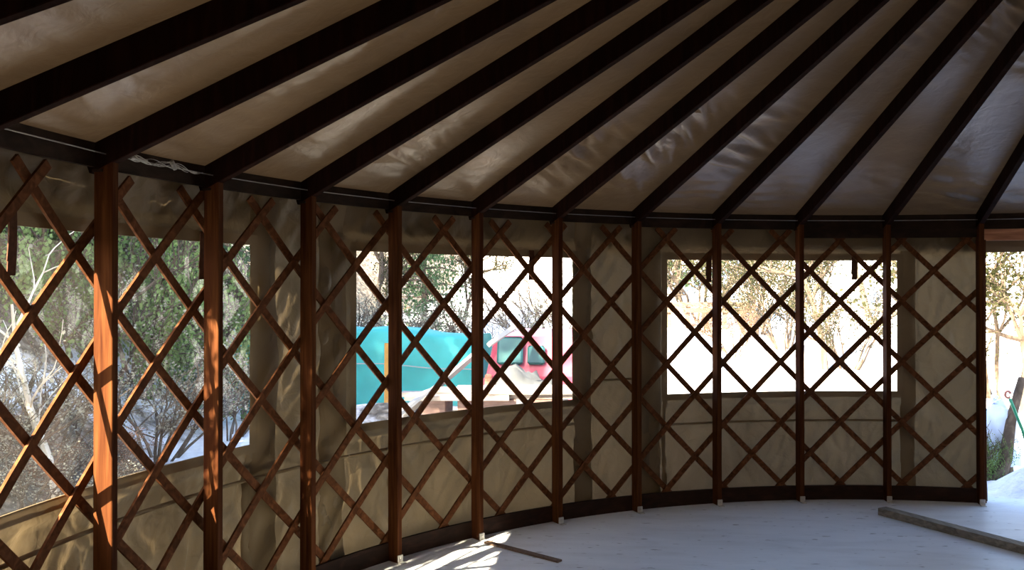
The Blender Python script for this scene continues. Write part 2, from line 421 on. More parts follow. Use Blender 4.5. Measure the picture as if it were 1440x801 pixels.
# ------------------------------------------------------------------ posts
def post_mesh():
    m = MB(); m.box((0, RP+POST_D/2, 1.105), (POST_W, POST_D, 2.21), None, .003)
    return m
ORD = ['first', 'second', 'third', 'fourth', 'fifth', 'sixth', 'seventh', 'eighth', 'ninth', 'tenth', 'eleventh', 'twelfth', 'thirteenth']
POST_L = {
 0: 'red-brown wall post at far left with a long orange sunlit face',
 1: 'red-brown wall post with a shorter sunlit streak, in front of the left window\'s right half',
 2: 'dark wall post on the canvas between left and middle windows, faint red glow midway',
 3: 'dark wall post in front of the left end of the teal tarp',
 4: 'dark wall post standing between the teal tarp and the red van',
 5: 'dark wall post in front of the right end of the middle window',
 6: 'dark wall post on the canvas between middle and right windows',
 7: 'brown wall post beside a hanging strap, leftmost post across the bright right window',
 8: 'brown wall post across the middle of the bright right window with glare on its edge',
 9: 'brown wall post at the right edge of the bright right window',
 10: 'dark wall post at the edge of the open doorway'}
pm = post_mesh(); proto = None
fb = MB(); fb.box((0, RP-.004, .024), (.040, .012, .048), None, .002); fb.box((0, RP-.022, .003), (.040, .040, .006)); fb.tube([(0, RP-.009, .03), (0, RP-.016, .03)], .006, k=8)
for i in range(-2, 13):
    if i == 11 or i == 12: 
        if i == 12: continue
    if proto is None:
        o = pm.build('wall_post', M['post']); proto = o
        fb.build('foot_bracket', M['bracket'], o)
    else:
        o = copy_tree(proto)
    o.rotation_euler = (0, 0, -P9(i)) if i != 11 else (0, 0, -R(DOOR[1]+.5))
    lab = POST_L.get(i)
    if lab is None: lab = {-2: 'wall post out of view at left, second before the sunlit post', -1: 'wall post just out of view at left, before the sunlit post', 11: 'wall post out of view on the far side of the doorway'}[i]
    tag(o, lab, 'post', 'wall posts around the room')

# ------------------------------------------------------------------ rafters
RAF_L = {
 -4: 'rafter out of view above the top left corner',
 -3: 'rafter just beyond the top left corner of the view',
 -2: 'dark roof rafter cut off in the top left corner',
 -1: 'dark broad roof rafter running from the left edge, the first full one',
 0: 'dark roof rafter meeting the far left sunlit post',
 1: 'dark roof rafter meeting the post in the left window\'s right half',
 2: 'dark roof rafter meeting the post between left and middle windows',
 3: 'dark roof rafter meeting the post before the teal tarp\'s left end',
 4: 'dark roof rafter meeting the post between teal tarp and red van',
 5: 'dark roof rafter meeting the post at the middle window\'s right end',
 6: 'dark roof rafter meeting the post between middle and right windows',
 7: 'dark roof rafter meeting the left post of the bright right window',
 8: 'dark roof rafter meeting the glare-edged post of the right window',
 9: 'dark roof rafter meeting the post at the right window\'s right edge',
 10: 'dark roof rafter meeting the doorway post at the right edge',
 11: 'rafter out of view past the doorway post', 12: 'rafter out of view, second past the doorway post'}
proto = None
for i in range(-4, 13):
    if proto is None:
        m = MB(); a = Vector((0, 4.53, rz_line(4.53))); b = Vector((0, .82, rz_line(.82)))
        m.beam(a + Vector((0, 0, .014)), b + Vector((0, 0, .014)), .041, .108, (0, 0, 1), .003)
        # shaped lower end that sits on the cable
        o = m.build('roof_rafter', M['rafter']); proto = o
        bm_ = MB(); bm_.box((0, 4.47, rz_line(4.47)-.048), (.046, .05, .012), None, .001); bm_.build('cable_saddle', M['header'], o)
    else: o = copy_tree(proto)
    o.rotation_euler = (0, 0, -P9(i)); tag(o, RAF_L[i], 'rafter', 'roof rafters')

# ------------------------------------------------------------------ lattice wall
T0, DT, Z0, DZ = -1.38, 3.111, .132, .244
LT0, LT1 = -131.0, 9.6
lat = empty('lattice_wall', (0, 0, 0), 0, 'criss-cross brown wooden lattice standing along the canvas wall behind the posts', 'lattice')
def slat(sign, idx):
    # sign +1: z rises with angle (m-k = idx); -1: z falls (m+k = idx)
    pts, fr = [], []
    r = R_SL - .0065 if sign > 0 else R_SL + .0065
    kz0, kz1 = (.045-Z0)/DZ, (2.165-Z0)/DZ
    def th(k): return T0 + DT*(idx + sign*k)
    lim = sorted(((LT0-T0)/DT-idx)*sign for LT0 in (LT0, LT1)); kz0, kz1 = max(kz0, lim[0]), min(kz1, lim[1])
    if kz1-kz0 < .15: return
    ks = lin(kz0, kz1, 20)
    # clip exactly at the doorway end
    if len(ks) < 2: return
    for k in ks:
        t = R(th(k)); z = Z0+DZ*k
        bow = .003*nz(t*7+idx, z*1.5, sign)
        p = pol(t, r+bow*.5, z); rad = pol(t, 1.0); tan_ = Vector((cos(t), -sin(t), 0))
        d = (tan_*(sign*R(DT)*r) + Vector((0, 0, DZ))).normalized()
        pts.append(p); fr.append((d.cross(rad).normalized(), rad))
    m = MB(); m.sweep(pts, fr, .041, .0125)
    m.build('slat', M['slat'], lat)
lo = int((LT0-T0)/DT)-10; hi = int((LT1-T0)/DT)+10
for idx in range(lo, hi):
    if idx % 2 != 0: slat(1, idx); slat(-1, idx)

# ------------------------------------------------------------------ cable and header boards
m = MB()
pts = []
for i in range(-4, 13):
    pts.append(pol(P9(i), 4.433, 2.236))
for a, b in zip(pts, pts[1:]): m.tube([a, b], .0030, k=6)
cab = m.build('tension_cable', M['steel']); tag(cab, 'thin steel cable running round the wall top over the header boards', 'cable')
m = MB()
t = lambda f: pts[4].lerp(pts[5], f) + Vector((0, 0, .004))
rad = pol(P9(0.5), 1.0)
m.tube([t(.16)-rad*.012, t(.30)-rad*.012], .006, k=8); m.tube([t(.52)-rad*.014+Vector((0,0,.02)), t(.56)-rad*.014-Vector((0,0,.012)), ], .011, k=8)
for q in range(5):
    ph = random.random()*6
    m.tube([t(.14+.75*f)-rad*(.012+.010*sin(9*f+ph))+Vector((0, 0, .014*sin(13*f+ph*2))) for f in lin(.02*q, .55+.1*q, 16)], .0018, k=5)
m.build('wire_splice', M['steel'], cab)
def ring_board(name, t0, t1, r, z0, z1, th, mat, label, n=None):
    m = MB(); TT = lin(t0, t1, n or max(1, round((t1-t0)/2)))
    c = [pol(R(t), r, (z0+z1)/2) for t in TT]; f = [(Vector((0, 0, 1)), pol(R(t), 1.0)) for t in TT]
    m.sweep(c, f, z1-z0, th); return tag(m.build(name, mat), label, kind='structure')
ring_board('trim_2', -132, -27.0, 4.492, 2.185, 2.285, .020, M['header'], 'dark header band along the wall top at left')
ring_board('trim_3', -27.0, 30, 4.492, 2.168, 2.285, .020, M['header'], 'dark header band along the wall top at right')
ring_board('trim_4', -8.8, 9.3, 4.475, 2.100, 2.170, .025, M['header'], 'deeper dark header board near the doorway')
ring_board('trim_5', 9.6, DOOR[1]+.4, 4.53, 2.075, 2.165, .040, M['lintel'], 'red-brown lintel over the open doorway')
ring_board('trim_6', DOOR[0]-.75, DOOR[0]-.05, 4.53, 0.0, 2.08, .075, M['post'], 'dark door jamb on the left of the doorway', 1)
ring_board('trim_7', DOOR[1], DOOR[1]+.7, 4.53, 0.0, 2.08, .075, M['post'], 'dark door jamb out of view on the right of the doorway', 1)
ring_board('baseboard_left', -132, -62, 4.492, .0, .115, .022, M['base'], 'dark base board under the left canvas wall')
ring_board('baseboard_back', -62, DOOR[0]-.3, 4.492, .0, .112, .022, M['base'], 'dark base board under the far canvas wall')
ring_board('baseboard_right', DOOR[1], 120, 4.492, .0, .112, .022, M['base'], 'dark base board past the doorway')

# ------------------------------------------------------------------ window flap straps
STR = [(-86.2, 1.735, 'brown strap hanging over the left window at the very left edge'),
       (-71.65, 1.735, 'brown doubled strap hanging beside the second post over the left window'),
       (-52.5, 1.75, 'brown strap hanging at the middle window behind the teal tarp post'),
       (-38.1, 1.755, 'short brown strap hanging at a lattice crossing over the red van'),
       (-18.3, 1.745, 'dark strap hanging beside the left post of the bright right window'),
       (-2.85, 1.765, 'dark strap hanging alone at the top of the bright right window')]
for td, zb, lab in STR:
    root = empty('flap_strap', pol(R(td), R_CV-.025, 1.97), -R(td), lab, 'strap', 'window flap straps')
    for k, (dx, dy, w, L) in enumerate(((0, 0, .044, 1.97-zb), (-.012, -.006, .030, (1.97-zb)*.78))):
        m = MB(); pts_, fr_ = [], []
        for f in lin(0, 1, 8):
            pts_.append(Vector((dx+.003*sin(3*f+k), dy+.006*f*f, -L*f))); fr_.append((Vector((1, 0, 0)), Vector((0, 1, 0))))
        m.sweep(pts_, fr_, w, .004); m.build('webbing' if k == 0 else 'webbing_loop', M['strap'], root)

# ------------------------------------------------------------------ things on the floor
a = Vector((-.175, 4.10, 0)); d = Vector((.595, -.955, 0)).normalized(); s_ = Vector((-d.y, d.x, 0))
pl = MB(); L_ = 2.6
c = Vector((-.226, 3.985, 0)) + s_*.045
pts_ = [c + d*(L_*f) + Vector((0, 0, .0275 + .002*sin(3*f))) for f in lin(0, 1, 12)]
m = MB(); m.sweep(pts_, [(s_, Vector((0, 0, 1)))]*13, .089, .052)
tag(m.build('lumber_plank', M['plank'], origin=c), 'long weathered grey plank lying on the floor before the doorway', 'plank')
m = MB(); m.beam((-3.075, 3.045, .0075), (-2.575, 2.668, .0075), .045, .013, bev=.0015)
tag(m.build('wood_offcut', M['offcut'], origin=(-2.82, 2.86, 0)), 'short thin dark wood strip lying on the floor by the sun patches', 'wood strip')

# ------------------------------------------------------------------ outside ground
def sstep(a, b, x):
    t = min(1, max(0, (x-a)/(b-a))); return t*t*(3-2*t)
MOUND = at(1478, 640, 7.6)
def ground_z(x, y):
    z = -.15 + .05*nz(x*.25, y*.25) 
    n = .35*nz(x*.3, y*.3, 5) + .18*nz(x*.9, y*.9, 9)
    fx = -7.3 - x
    if fx > 0:
        b = 4.6*(1-math.exp(-fx*.24)); z += b + n*sstep(0, 2, fx)
    if y > 17:
        z += sstep(17, 45, y)*5.0 + .5*n*sstep(17, 25, y)
    if x > 12: z += sstep(12, 40, x)*4
    # ploughed snow heap in front of the tarp and van
    z += .46*math.exp(-(((x+4.7)/1.7)**2 + ((y-8.3)/.6)**2))*(1+.5*n)
    dx, dy = x-MOUND.x, y-MOUND.y
    z += .42*math.exp(-(dx*dx+dy*dy)/.11)
    return z
def snow_amt(x, y, z):
    left = sstep(-6.2, -8.0, x)
    near = sstep(6.7, 5.5, y)
    s = 1.0 - left*(1-(.62*math.exp(-((z-.55-.25*near)/(.75-.35*near))**2)))
    s -= near*.75*sstep(-5.2, -6.2, x)*sstep(.55, .25, z)*(1-left)
    s -= .62*math.exp(-(((x+3.6)/2.6)**4 + ((y-7.2)/2.3)**4))
    if y > 18: s = min(s, .9)
    return s
XS = lin(-45, -14, 40)[:-1] + lin(-14, 8, 110)[:-1] + lin(8, 50, 50)
YS = lin(-30, -2, 28)[:-1] + lin(-2, 22, 110)[:-1] + lin(22, 90, 60)
rows = [[Vector((x, y, ground_z(x, y))) for x in XS] for y in YS]
def ground_mat():
    m, nt, out = new_mat('snowy_ground'); L = nt.links.new
    at_ = node(nt, 'ShaderNodeAttribute', attribute_name='snow')
    mp = coords(nt, 'Object')
    n1 = node(nt, 'ShaderNodeTexNoise'); n1.inputs['Scale'].default_value = 1.7; n1.inputs['Detail'].default_value = 7; n1.inputs['Roughness'].default_value = .65
    L(mp.outputs[0], n1.inputs['Vector'])
    ad = node(nt, 'ShaderNodeMath', operation='ADD'); L(at_.outputs['Fac'], ad.inputs[0]); L(n1.outputs['Fac'], ad.inputs[1])
    fr = ramp(nt, [(.0, (0, 0, 0)), (1.0, (1, 1, 1))]); fr.color_ramp.elements[0].position = .46; fr.color_ramp.elements[1].position = .56
    hf = node(nt, 'ShaderNodeMath', operation='MULTIPLY'); hf.inputs[1].default_value = .5
    L(ad.outputs[0], hf.inputs[0]); L(hf.outputs[0], fr.inputs[0])
    n2 = node(nt, 'ShaderNodeTexNoise'); n2.inputs['Scale'].default_value = 9; n2.inputs['Detail'].default_value = 8
    L(mp.outputs[0], n2.inputs['Vector'])
    lit = ramp(nt, [(.3, (.05, .04, .03)), (.5, (.13, .11, .085)), (.7, (.30, .26, .21))]); L(n2.outputs['Fac'], lit.inputs[0])
    sn = ramp(nt, [(.3, (.72, .74, .78)), (.7, (.88, .89, .91))]); L(n2.outputs['Fac'], sn.inputs[0])
    mx = node(nt, 'ShaderNodeMix', data_type='RGBA'); L(fr.outputs[0], mx.inputs['Factor']); L(lit.outputs[0], mx.inputs[6]); L(sn.outputs[0], mx.inputs[7])
    b = node(nt, 'ShaderNodeBsdfPrincipled'); b.inputs['Roughness'].default_value = .8; b.inputs['Specular IOR Level'].default_value = .2
    L(mx.outputs[2], b.inputs['Base Color'])
    bp = node(nt, 'ShaderNodeBump'); bp.inputs['Strength'].default_value = .6; bp.inputs['Distance'].default_value = .08
    L(n2.outputs['Fac'], bp.inputs['Height']); L(bp.outputs[0], b.inputs['Normal']); L(b.outputs[0], out.inputs[0]); return m
m = MB(); m.grid(rows); g = m.build('ground', ground_mat(), smooth=True); tag(g, 'snowy ground and brown brushy bank outside', kind='structure')
at_ = g.data.attributes.new('snow', 'FLOAT', 'POINT')
at_.data.foreach_set('value', [snow_amt(v.co.x, v.co.y, v.co.z) for v in g.data.vertices])

# ------------------------------------------------------------------ plants
def leafquad(m, p, size, rnd, droop=0.0):
    a = Vector((rnd.uniform(-1, 1), rnd.uniform(-1, 1), rnd.uniform(-1, 1)-droop)); a.normalize()
    b = a.cross(Vector((rnd.uniform(-1, 1), rnd.uniform(-1, 1), rnd.uniform(-1, 1)))).normalized()
    a = a*size; b = b*size*.45
    m.quad(p, p+a*.5+b, p+a, p+a*.5-b)
def twig(stem, tips, p, d, L, r, depth, rnd, spread=.7, grav=0.0):
    pts = [p.copy()]; q = p.copy(); dd = d.copy()
    for k in range(4):
        dd = (dd + Vector((rnd.uniform(-1, 1), rnd.uniform(-1, 1), rnd.uniform(-1, 1)-grav))*.22).normalized()
        q = q + dd*(L/4); pts.append(q.copy())
        if depth > 0 and k >= 1:
            for _ in range(2 if depth > 1 else 1):
                nd = (dd + Vector((rnd.uniform(-1, 1), rnd.uniform(-1, 1), rnd.uniform(-.7, 1)-grav))*spread).normalized()
                twig(stem, tips, q, nd, L*rnd.uniform(.45, .68), r*.55, depth-1, rnd, spread, grav)
    stem.tube(pts, r, r*.45, k=4 if r > .006 else 3, caps=False)
    if depth <= 1: tips += pts[1:]
def make_plant(kind, seed):
    rnd = random.Random(seed); st, fo, tips = MB(), MB(), []
    name, bark, leaf = {'weeping': ('weeping_shrub', 'bark', 'leaf_green'), 'twiggy': ('twiggy_shrub', 'bark', 'leaf_grey'),
        'evergreen': ('evergreen_tree', 'bark', 'leaf_dark'), 'olive': ('leafy_tree', 'bark', 'leaf_olive'),
        'russet': ('russet_shrub', 'bark', 'leaf_russet'), 'thicket': ('olive_thicket', 'bark', 'leaf_olive'), 'pale': ('bare_sapling', 'pale_bark', 'leaf_grey')}[kind]
    if kind == 'weeping':
        for s in range(7):
            a = rnd.uniform(0, 2*pi); twig(st, tips, Vector((.08*cos(a), .08*sin(a), 0)), Vector((.35*cos(a), .35*sin(a), 1)).normalized(), .75, .02, 2, rnd, .8, .1)
        for p in tips[::2]:
            q = p.copy()
            for k in range(16):
                q = q + Vector((rnd.uniform(-.02, .02), rnd.uniform(-.02, .02), -.026)); 
                if q.z < .03: break
                leafquad(fo, q, rnd.uniform(.018, .034), rnd, 1.2)
    elif kind in ('twiggy', 'russet', 'thicket'):
        for s in range(10):
            a = rnd.uniform(0, 2*pi); twig(st, tips, Vector((.1*cos(a), .1*sin(a), 0)), Vector((.6*cos(a), .6*sin(a), 1)).normalized(), .62, .013, 2, rnd, .9)
        for p in tips:
            for k in range({'twiggy': 3, 'russet': 6, 'thicket': 7}[kind]): leafquad(fo, p+Vector((rnd.gauss(0, .035), rnd.gauss(0, .035), rnd.gauss(0, .035))), rnd.uniform(.010, .024), rnd)
    elif kind == 'evergreen':
        st.tube([(0, 0, 0), (.01, .01, .5), (0, 0, 1.0)], .025, .006, k=7)
        for k in range(46):
            z = .08 + .9*k/46; a = k*2.4; L = .36*(1-z)**.8+.05
            d = Vector((cos(a), sin(a), .1)); e = Vector((0, 0, z))
            st.tube([e, e+d*L*.5+Vector((0, 0, -.01)), e+d*L+Vector((0, 0, -.05))], .007, .003, k=3, caps=False)
            for j in range(110):
                f = rnd.uniform(.15, 1); p = e + d*L*f + Vector((rnd.gauss(0, .03), rnd.gauss(0, .03), -.05*f*f+rnd.gauss(-.01, .02)))
                leafquad(fo, p, rnd.uniform(.012, .028), rnd, .8)
    elif kind == 'olive':
        twig(st, tips, Vector((0, 0, 0)), Vector((.05, .05, 1)), .62, .03, 3, rnd, 1.0)
        for p in tips:
            for k in range(11): leafquad(fo, p+Vector((rnd.gauss(0, .035), rnd.gauss(0, .035), rnd.gauss(0, .035))), rnd.uniform(.008, .018), rnd, .3)
    elif kind == 'pale':
        st.tube([(0, 0, 0), (.05, .02, .25), (.16, .03, .5), (.24, .05, .8), (.27, .04, 1.0)], .03, .008, k=7)
        for k in range(7):
            z = .3+.1*k; tips2 = []
            twig(st, tips, Vector((.05+.22*z, .03, z)), Vector((rnd.uniform(-1, 1), rnd.uniform(-1, 1), .6)).normalized(), .4, .008, 1, rnd, .8)
        for p in tips[::3]: leafquad(fo, p, .03, rnd)
    root = empty(name)
    st.build('branches', M[bark], root); fo.build('foliage', M[leaf], root)
    return root
PROTO = {}
def plant(kind, px, D, h, label, wid=1.0, py=None, group='shrubs and trees outside the windows', seed=None, dz=0.0):
    key = (kind, (seed or 0) % 3)
    p = at(px, 408, D)
    if key not in PROTO: o = PROTO[key] = make_plant(kind, 11 + 7*key[1] + len(kind))
    else: o = copy_tree(PROTO[key])
    o.location = (p.x, p.y, ground_z(p.x, p.y)-.03+dz); o.scale = (h*wid, h*wid, h); o.rotation_euler = (0, 0, random.uniform(0, 6.28))
    tag(o, label, 'tree' if 'tree' in o.name or 'sapling' in o.name else 'shrub', group)
    return o
BANK = [
 ('twiggy', 15, 7.6, 1.25, 1.1, 'grey twiggy shrub low at the left window\'s bottom left corner'),
 ('twiggy', 75, 8.4, 1.1, 1.2, 'grey twiggy shrub behind the pale bent sapling'),
 ('pale', 84, 7.4, 1.75, .8, 'pale bent sapling with a forked trunk in the left window'),
 ('twiggy', 25, 6.9, .75, 1.6, 'low dry brush at the foot of the left window\'s left end'),
 ('russet', 112, 7.7, .6, 1.5, 'low brown brush left of the sunlit post near the window sill'),
 ('weeping', 20, 10.6, 2.1, .9, 'green weeping shrub high on the bank by the leftmost strap'),
 ('weeping', 105, 10.3, 1.9, .9, 'green weeping shrub seen just left of the sunlit post'),
 ('evergreen', 60, 11.6, 2.6, 1.1, 'dark evergreen tree at the top of the left window near its left end'),
 ('weeping', 205, 10.8, 2.0, .8, 'bright green weeping shrub between the first two posts'),
 ('evergreen', 180, 12.8, 3.0, 1.1, 'dark evergreen tree just right of the sunlit post, high up'),
 ('twiggy', 225, 9.4, 1.2, 1.3, 'bare twiggy shrub over the snow between the first two posts'),
 ('evergreen', 262, 13.2, 2.8, 1.2, 'dark evergreen tree left of the second post, high up'),
 ('twiggy', 150, 10.2, 1.4, 1.3, 'twiggy shrub behind the far left sunlit post'),
 ('weeping', 330, 12.4, 2.3, .8, 'green weeping shrub at the right end of the left window'),
 ('evergreen', 318, 14.8, 3.3, 1.1, 'dark evergreen tree at the top right corner of the left window'),
 ('twiggy', 322, 10.6, 1.1, 1.2, 'twiggy shrub over snow at the left window\'s bottom right corner'),
 ('twiggy', 110, 12.6, 2.2, 1.2, 'tall grey twiggy shrub at the top of the left window beside the first post'),
 ('twiggy', 240, 12.2, 2.0, 1.2, 'tall twiggy shrub at the top of the left window beside the second post'),
]
for i, (k, px, D, h, w, lab) in enumerate(BANK): plant(k, px, D, h, lab, w, seed=i)
MID = [
 ('twiggy', 520, 15.5, 1.9, 1.3, 'grey brush just above the left end of the teal tarp'),
 ('olive', 535, 21, 4.2, .8, 'pale green tree at the middle window\'s top left corner'),
 ('twiggy', 590, 15.8, 1.7, 1.4, 'grey brush above the middle of the teal tarp with a bent stem'),
 ('evergreen', 598, 24, 4.6, .8, 'grey-green evergreen tree at the top beside the fourth post'),
 ('twiggy', 645, 15.2, 1.4, 1.4, 'grey brush above the right end of the teal tarp'),
 ('olive', 650, 25, 3.2, .9, 'pale olive tree left of the red van\'s post'),
 ('twiggy', 700, 17, 1.6, 1.2, 'brown brush just above the red van\'s windows'),
 ('twiggy', 775, 22, 2.4, 1.3, 'pale twiggy shrub above the red van\'s right side'),
]
for i, (k, px, D, h, w, lab) in enumerate(MID): plant(k, px, D, h, lab, w, seed=i)
RIGHT = [
 ('evergreen', 955, 30, 6.5, .9, 'dark tree in the top left corner of the bright right window'),
 ('thicket', 985, 27, 3.6, 1.0, 'drooping shrub over the far fence'),
 ('russet', 1030, 22, 1.25, 1.3, 'russet shrub right of the right window\'s left post'),
 ('thicket', 1062, 25, 3.4, .8, 'sparse thicket left of centre in the right window'),
 ('thicket', 1102, 23, 2.5, .8, 'low sparse thicket just left of the glare-edged post'),
 ('olive', 1160, 20, 3.6, .9, 'olive tree just right of the glare-edged post'),
 ('thicket', 1195, 20, 2.0, .9, 'washed-out thicket below the strap at the right window'),
 ('olive', 1225, 26, 4.4, .9, 'pale tree at the right window\'s top right corner'),
 ('thicket', 1408, 15, 4.0, .9, 'tall leafy sunlit thicket filling the top of the doorway'),
 ('olive', 1440, 13, 2.4, 1.0, 'olive shrub at the right edge of the doorway'),
]
for i, (k, px, D, h, w, lab) in enumerate(RIGHT): plant(k, px, D, h, lab, w, seed=i)

for i, (x, y, h) in enumerate(((-11.8, 5.6, 9.0), (-11.0, 3.0, 9.0), (-10.6, .3, 9.5), (-10.8, -2.4, 9.5), (-13.2, 1.6, 10), (-13.4, 4.8, 10), (-13.8, 8.4, 9.0), (-13.0, -1.5, 10), (-5.48, -.42, 3.6))):  # unseen evergreens added to shade the bank; the slim last one shades posts
    o = copy_tree(PROTO[('evergreen', i % 3)] if ('evergreen', i % 3) in PROTO else next(v for k, v in PROTO.items() if k[0] == 'evergreen'))
    o.location = (x, y, ground_z(x, y)-.03); o.scale = (h*.95, h*.95, h) if i < 8 else (h*.3, h*.3, h); o.rotation_euler = (0, 0, i*1.1)
    tag(o, 'added tall evergreen tree on the bank, unseen at left, shading the brush' if i < 8 else 'added slim evergreen tree, unseen outside the canvas wall, shading the left posts', 'tree', 'added evergreens out of view at left, for shade')
# ------------------------------------------------------------------ teal tarp over a long stack
A, B = at(318, 500, 12.8), at(668, 500, 12.1)
A.z = B.z = 0; ax = (B-A).normalized(); nrm = Vector((ax.y, -ax.x, 0)); LT = (B-A).length
def zt(u): return 1.14 - .10*sstep(.55, 1.0, u) - .05*sin(u*pi*3)**2*.5
gz = min(ground_z(*(A+ax*LT*f).xy) for f in lin(0, 1, 10))
rows = []
prof = [(0.0, .02), (0.03, .35), (.05, .7), (.09, .96), (.18, 1.0), (.55, 1.01), (1.0, 1.0), (1.1, .95), (1.13, .5), (1.15, .02)]
for u in lin(0, 1, 60):
    r = []
    for q, (dpt, hh) in enumerate(prof):
        p = A + ax*(LT*u) - nrm*dpt
        f = .05*nz(u*22, hh*2, 2)*(1-hh*.6) + .03*nz(u*7, hh*5, 4)
        p = p + nrm*(f if 0 < q < 6 else f*.4); p.z = gz + (zt(u)-gz)*hh + .02*nz(u*9, q, 7)
        r.append(p)
    rows.append(r)
m = MB(); m.grid(rows)
m.f.append(tuple(range(len(prof)))); m.f.append(tuple(60*len(prof)+k for k in range(len(prof)-1, -1, -1)))
tp = m.build('tarp_stack', M['teal'], smooth=True, origin=(A.x, A.y, gz)); tag(tp, 'teal tarp draped over a long stack outside the middle window', 'tarp')
m = MB(); m.tube([A+ax*(LT*u)+nrm*.03+Vector((0, 0, gz+(zt(u)-gz)*.62)) for u in lin(0, 1, 30)], .008, k=5); m.build('tie_rope', M['white_board'], tp, origin=(A.x, A.y, gz))
c = at(543.5, 560, 11.6); c.z = ground_z(c.x, c.y)
m = MB(); m.beam(c-Vector((0, 0, .05)), at(544, 482, 11.6), .06, .025, (0, 1, 0), .003)
tag(m.build('marker_stake', M['yellow'], origin=c), 'orange-yellow stake standing before the teal tarp', 'stake')

# ------------------------------------------------------------------ red van
VD = 9.9
vc = at(773, 500, VD); vg = ground_z(vc.x, vc.y)-.02
van = empty('van', (vc.x, vc.y, vg), YAW*-1 + R(-7), 'red van parked behind the lumber, seen through the middle window', 'van')
VW, VH, VL = 1.56, 1.30 + (-.15-vg), 3.4
m = MB()
sec = [(-.5, .30, 0), (-.5, .62, 0), (-.475, .66, 0), (-.43, .95, .10), (-.36, 1.0, .14), (.36, 1.0, .14), (.43, .95, .10), (.475, .66, 0), (.5, .62, 0), (.5, .30, 0)]
def vsec(y, s=1.0, lean=0.0): return [Vector((x*VW*s, y + l*lean, hz_*VH)) for x, hz_, l in sec]
m.grid([vsec(0, .97, 1), vsec(.08, 1.0, 1), vsec(1.2), vsec(2.2)])
hood = [Vector((x*VW*(.97), 3.3, min(h, .62)*VH)) for x, h, l in sec]
m.grid([vsec(2.2), [Vector((x*VW, 2.75, min(h, .66)*VH)) for x, h, l in sec], hood])
n0 = len(m.v); m.v += [tuple(p) for p in vsec(0, .97, 1)]; m.f.append(tuple(range(n0, n0+10)))
n0 = len(m.v); m.v += [tuple(p) for p in hood]; m.f.append(tuple(range(n0+9, n0-1, -1)))
n0 = len(m.v); m.v += [(-VW*.48, 0, .3*VH), (VW*.48, 0, .3*VH), (VW*.48, 3.3, .3*VH), (-VW*.48, 3.3, .3*VH)]; m.f.append((n0+3, n0+2, n0+1, n0))
m.build('body', M['red'], van)
def vpane(px0, px1, z0, z1, skew=0.0, bev=.04):
    f = lambda px: (px-773)/FPX*VD
    x0, x1 = f(px0), f(px1); mm = MB(); mm.box(((x0+x1)/2, .025, (z0+z1)/2), (x1-x0, .05, z1-z0), Matrix.Rotation(R(-12), 3, 'X'), .03); return mm
zz = lambda py: CAM.z + .0058*VD - (py-400.5)/FPX*VD - vg
vpane(698, 735, zz(513), zz(474)).build('window_pane', M['dark_glass'], van)
vpane(741, 766, zz(513), zz(486)).build('window_pane', M['dark_glass'], van)
mm = MB(); mm.box((0, -.03, .36*VH), (VW*.98, .10, .12), None, .03); mm.build('bumper', M['bracket'], van)
for sx in (-1, 1):
    for y in (.55, 2.75):
        mm = MB(); mm.tube([(sx*(VW/2-.02), y, .28), (sx*(VW/2-.19), y, .28)], .29, k=20); w = mm.build('wheel', M['rubber'], van)
        mm = MB(); mm.tube([(sx*(VW/2-.012), y, .28), (sx*(VW/2-.05), y, .28)], .16, k=16); mm.build('hub_cap', M['bracket'], w)
    mm = MB(); mm.box((sx*.45*VW, .0, .60*VH), (.08, .06, .2), None, .015); mm.build('tail_lamp', M['lintel'], van)

# ------------------------------------------------------------------ lumber pile
LD = 8.1
base = at(680, 560, LD)
gl = ground_z(base.x, base.y)
def zz2(py, D): return CAM.z + .0058*D - (py-400.5)/FPX*D
ztop = zz2(549, LD)
for k, (px, w, hh, lab) in enumerate(((612, .22, .0, 'dark red-brown timber block under the left end of the lumber'), (664, .26, .0, 'pinkish timber block under the middle of the lumber'), (703, .30, 0, 'pinkish timber block under the lumber near the red van'), (768, .26, 0, 'pinkish timber block under the right end of the lumber'))):
    p = at(px, 560, LD+.12); z0 = ground_z(p.x, p.y)-.03
    o = empty('timber_block', (p.x, p.y, z0), .05*k, lab, 'timber', 'timber blocks under the lumber')
    top = zz2(562, LD) - z0
    n = 3
    for q in range(n):
        m = MB(); m.box((0, .15, top*(q+.5)/n), (w, .5, top/n-.006), None, .006); m.build('block_layer', M['crate'], o)
ROWS = [(-.02, 0, 570, 716, 'lowest pale board at the front of the lumber stack'), (.12, 0, 590, 815, 'pale board behind the front one in the lumber stack'), (.26, 0, 560, 800, 'pale board in the middle of the lumber stack'), (.40, 0, 600, 812, 'pale board at the back of the lumber stack'),
        (.05, 1, 668, 830, 'upper pale board at the front right of the lumber stack'), (.20, 1, 605, 790, 'upper pale board in the middle of the lumber stack'), (.35, 1, 640, 820, 'upper pale board at the back of the lumber stack')]
for dy, lay, p0, p1, lab in ROWS:
    z = zz2(562, LD) + .024 + lay*.047
    a = at(p0, 560, LD); b = at(p1, 560, LD); a.z = b.z = z
    sh = Vector((-ax.y*0, 0, 0)) + FWD*dy; sh.z = 0
    m = MB(); m.beam(a+sh, b+sh+Vector((0, .03*lay, 0)), .13, .044, bev=.003)
    tag(m.build('lumber_board', M['lumber'], origin=(a+b)/2+sh), lab, 'board', 'pale boards in the lumber stack')
def leaner(p, q, w, t, mat, name, lab, cat='board'):
    m = MB(); m.beam(p, q, w, t, (0, .6, .8), .003); return tag(m.build(name, mat, origin=p), lab, cat)
p = at(566, 576, 7.55); p.z = max(ground_z(p.x, p.y), zz2(578, 7.55)); q = at(602, 549, 7.95)
p2 = p - (q-p)*1.6; 
leaner(p2, q, .09, .03, M['white_board'], 'leaning_board', 'white board leaning on the left end of the lumber stack')
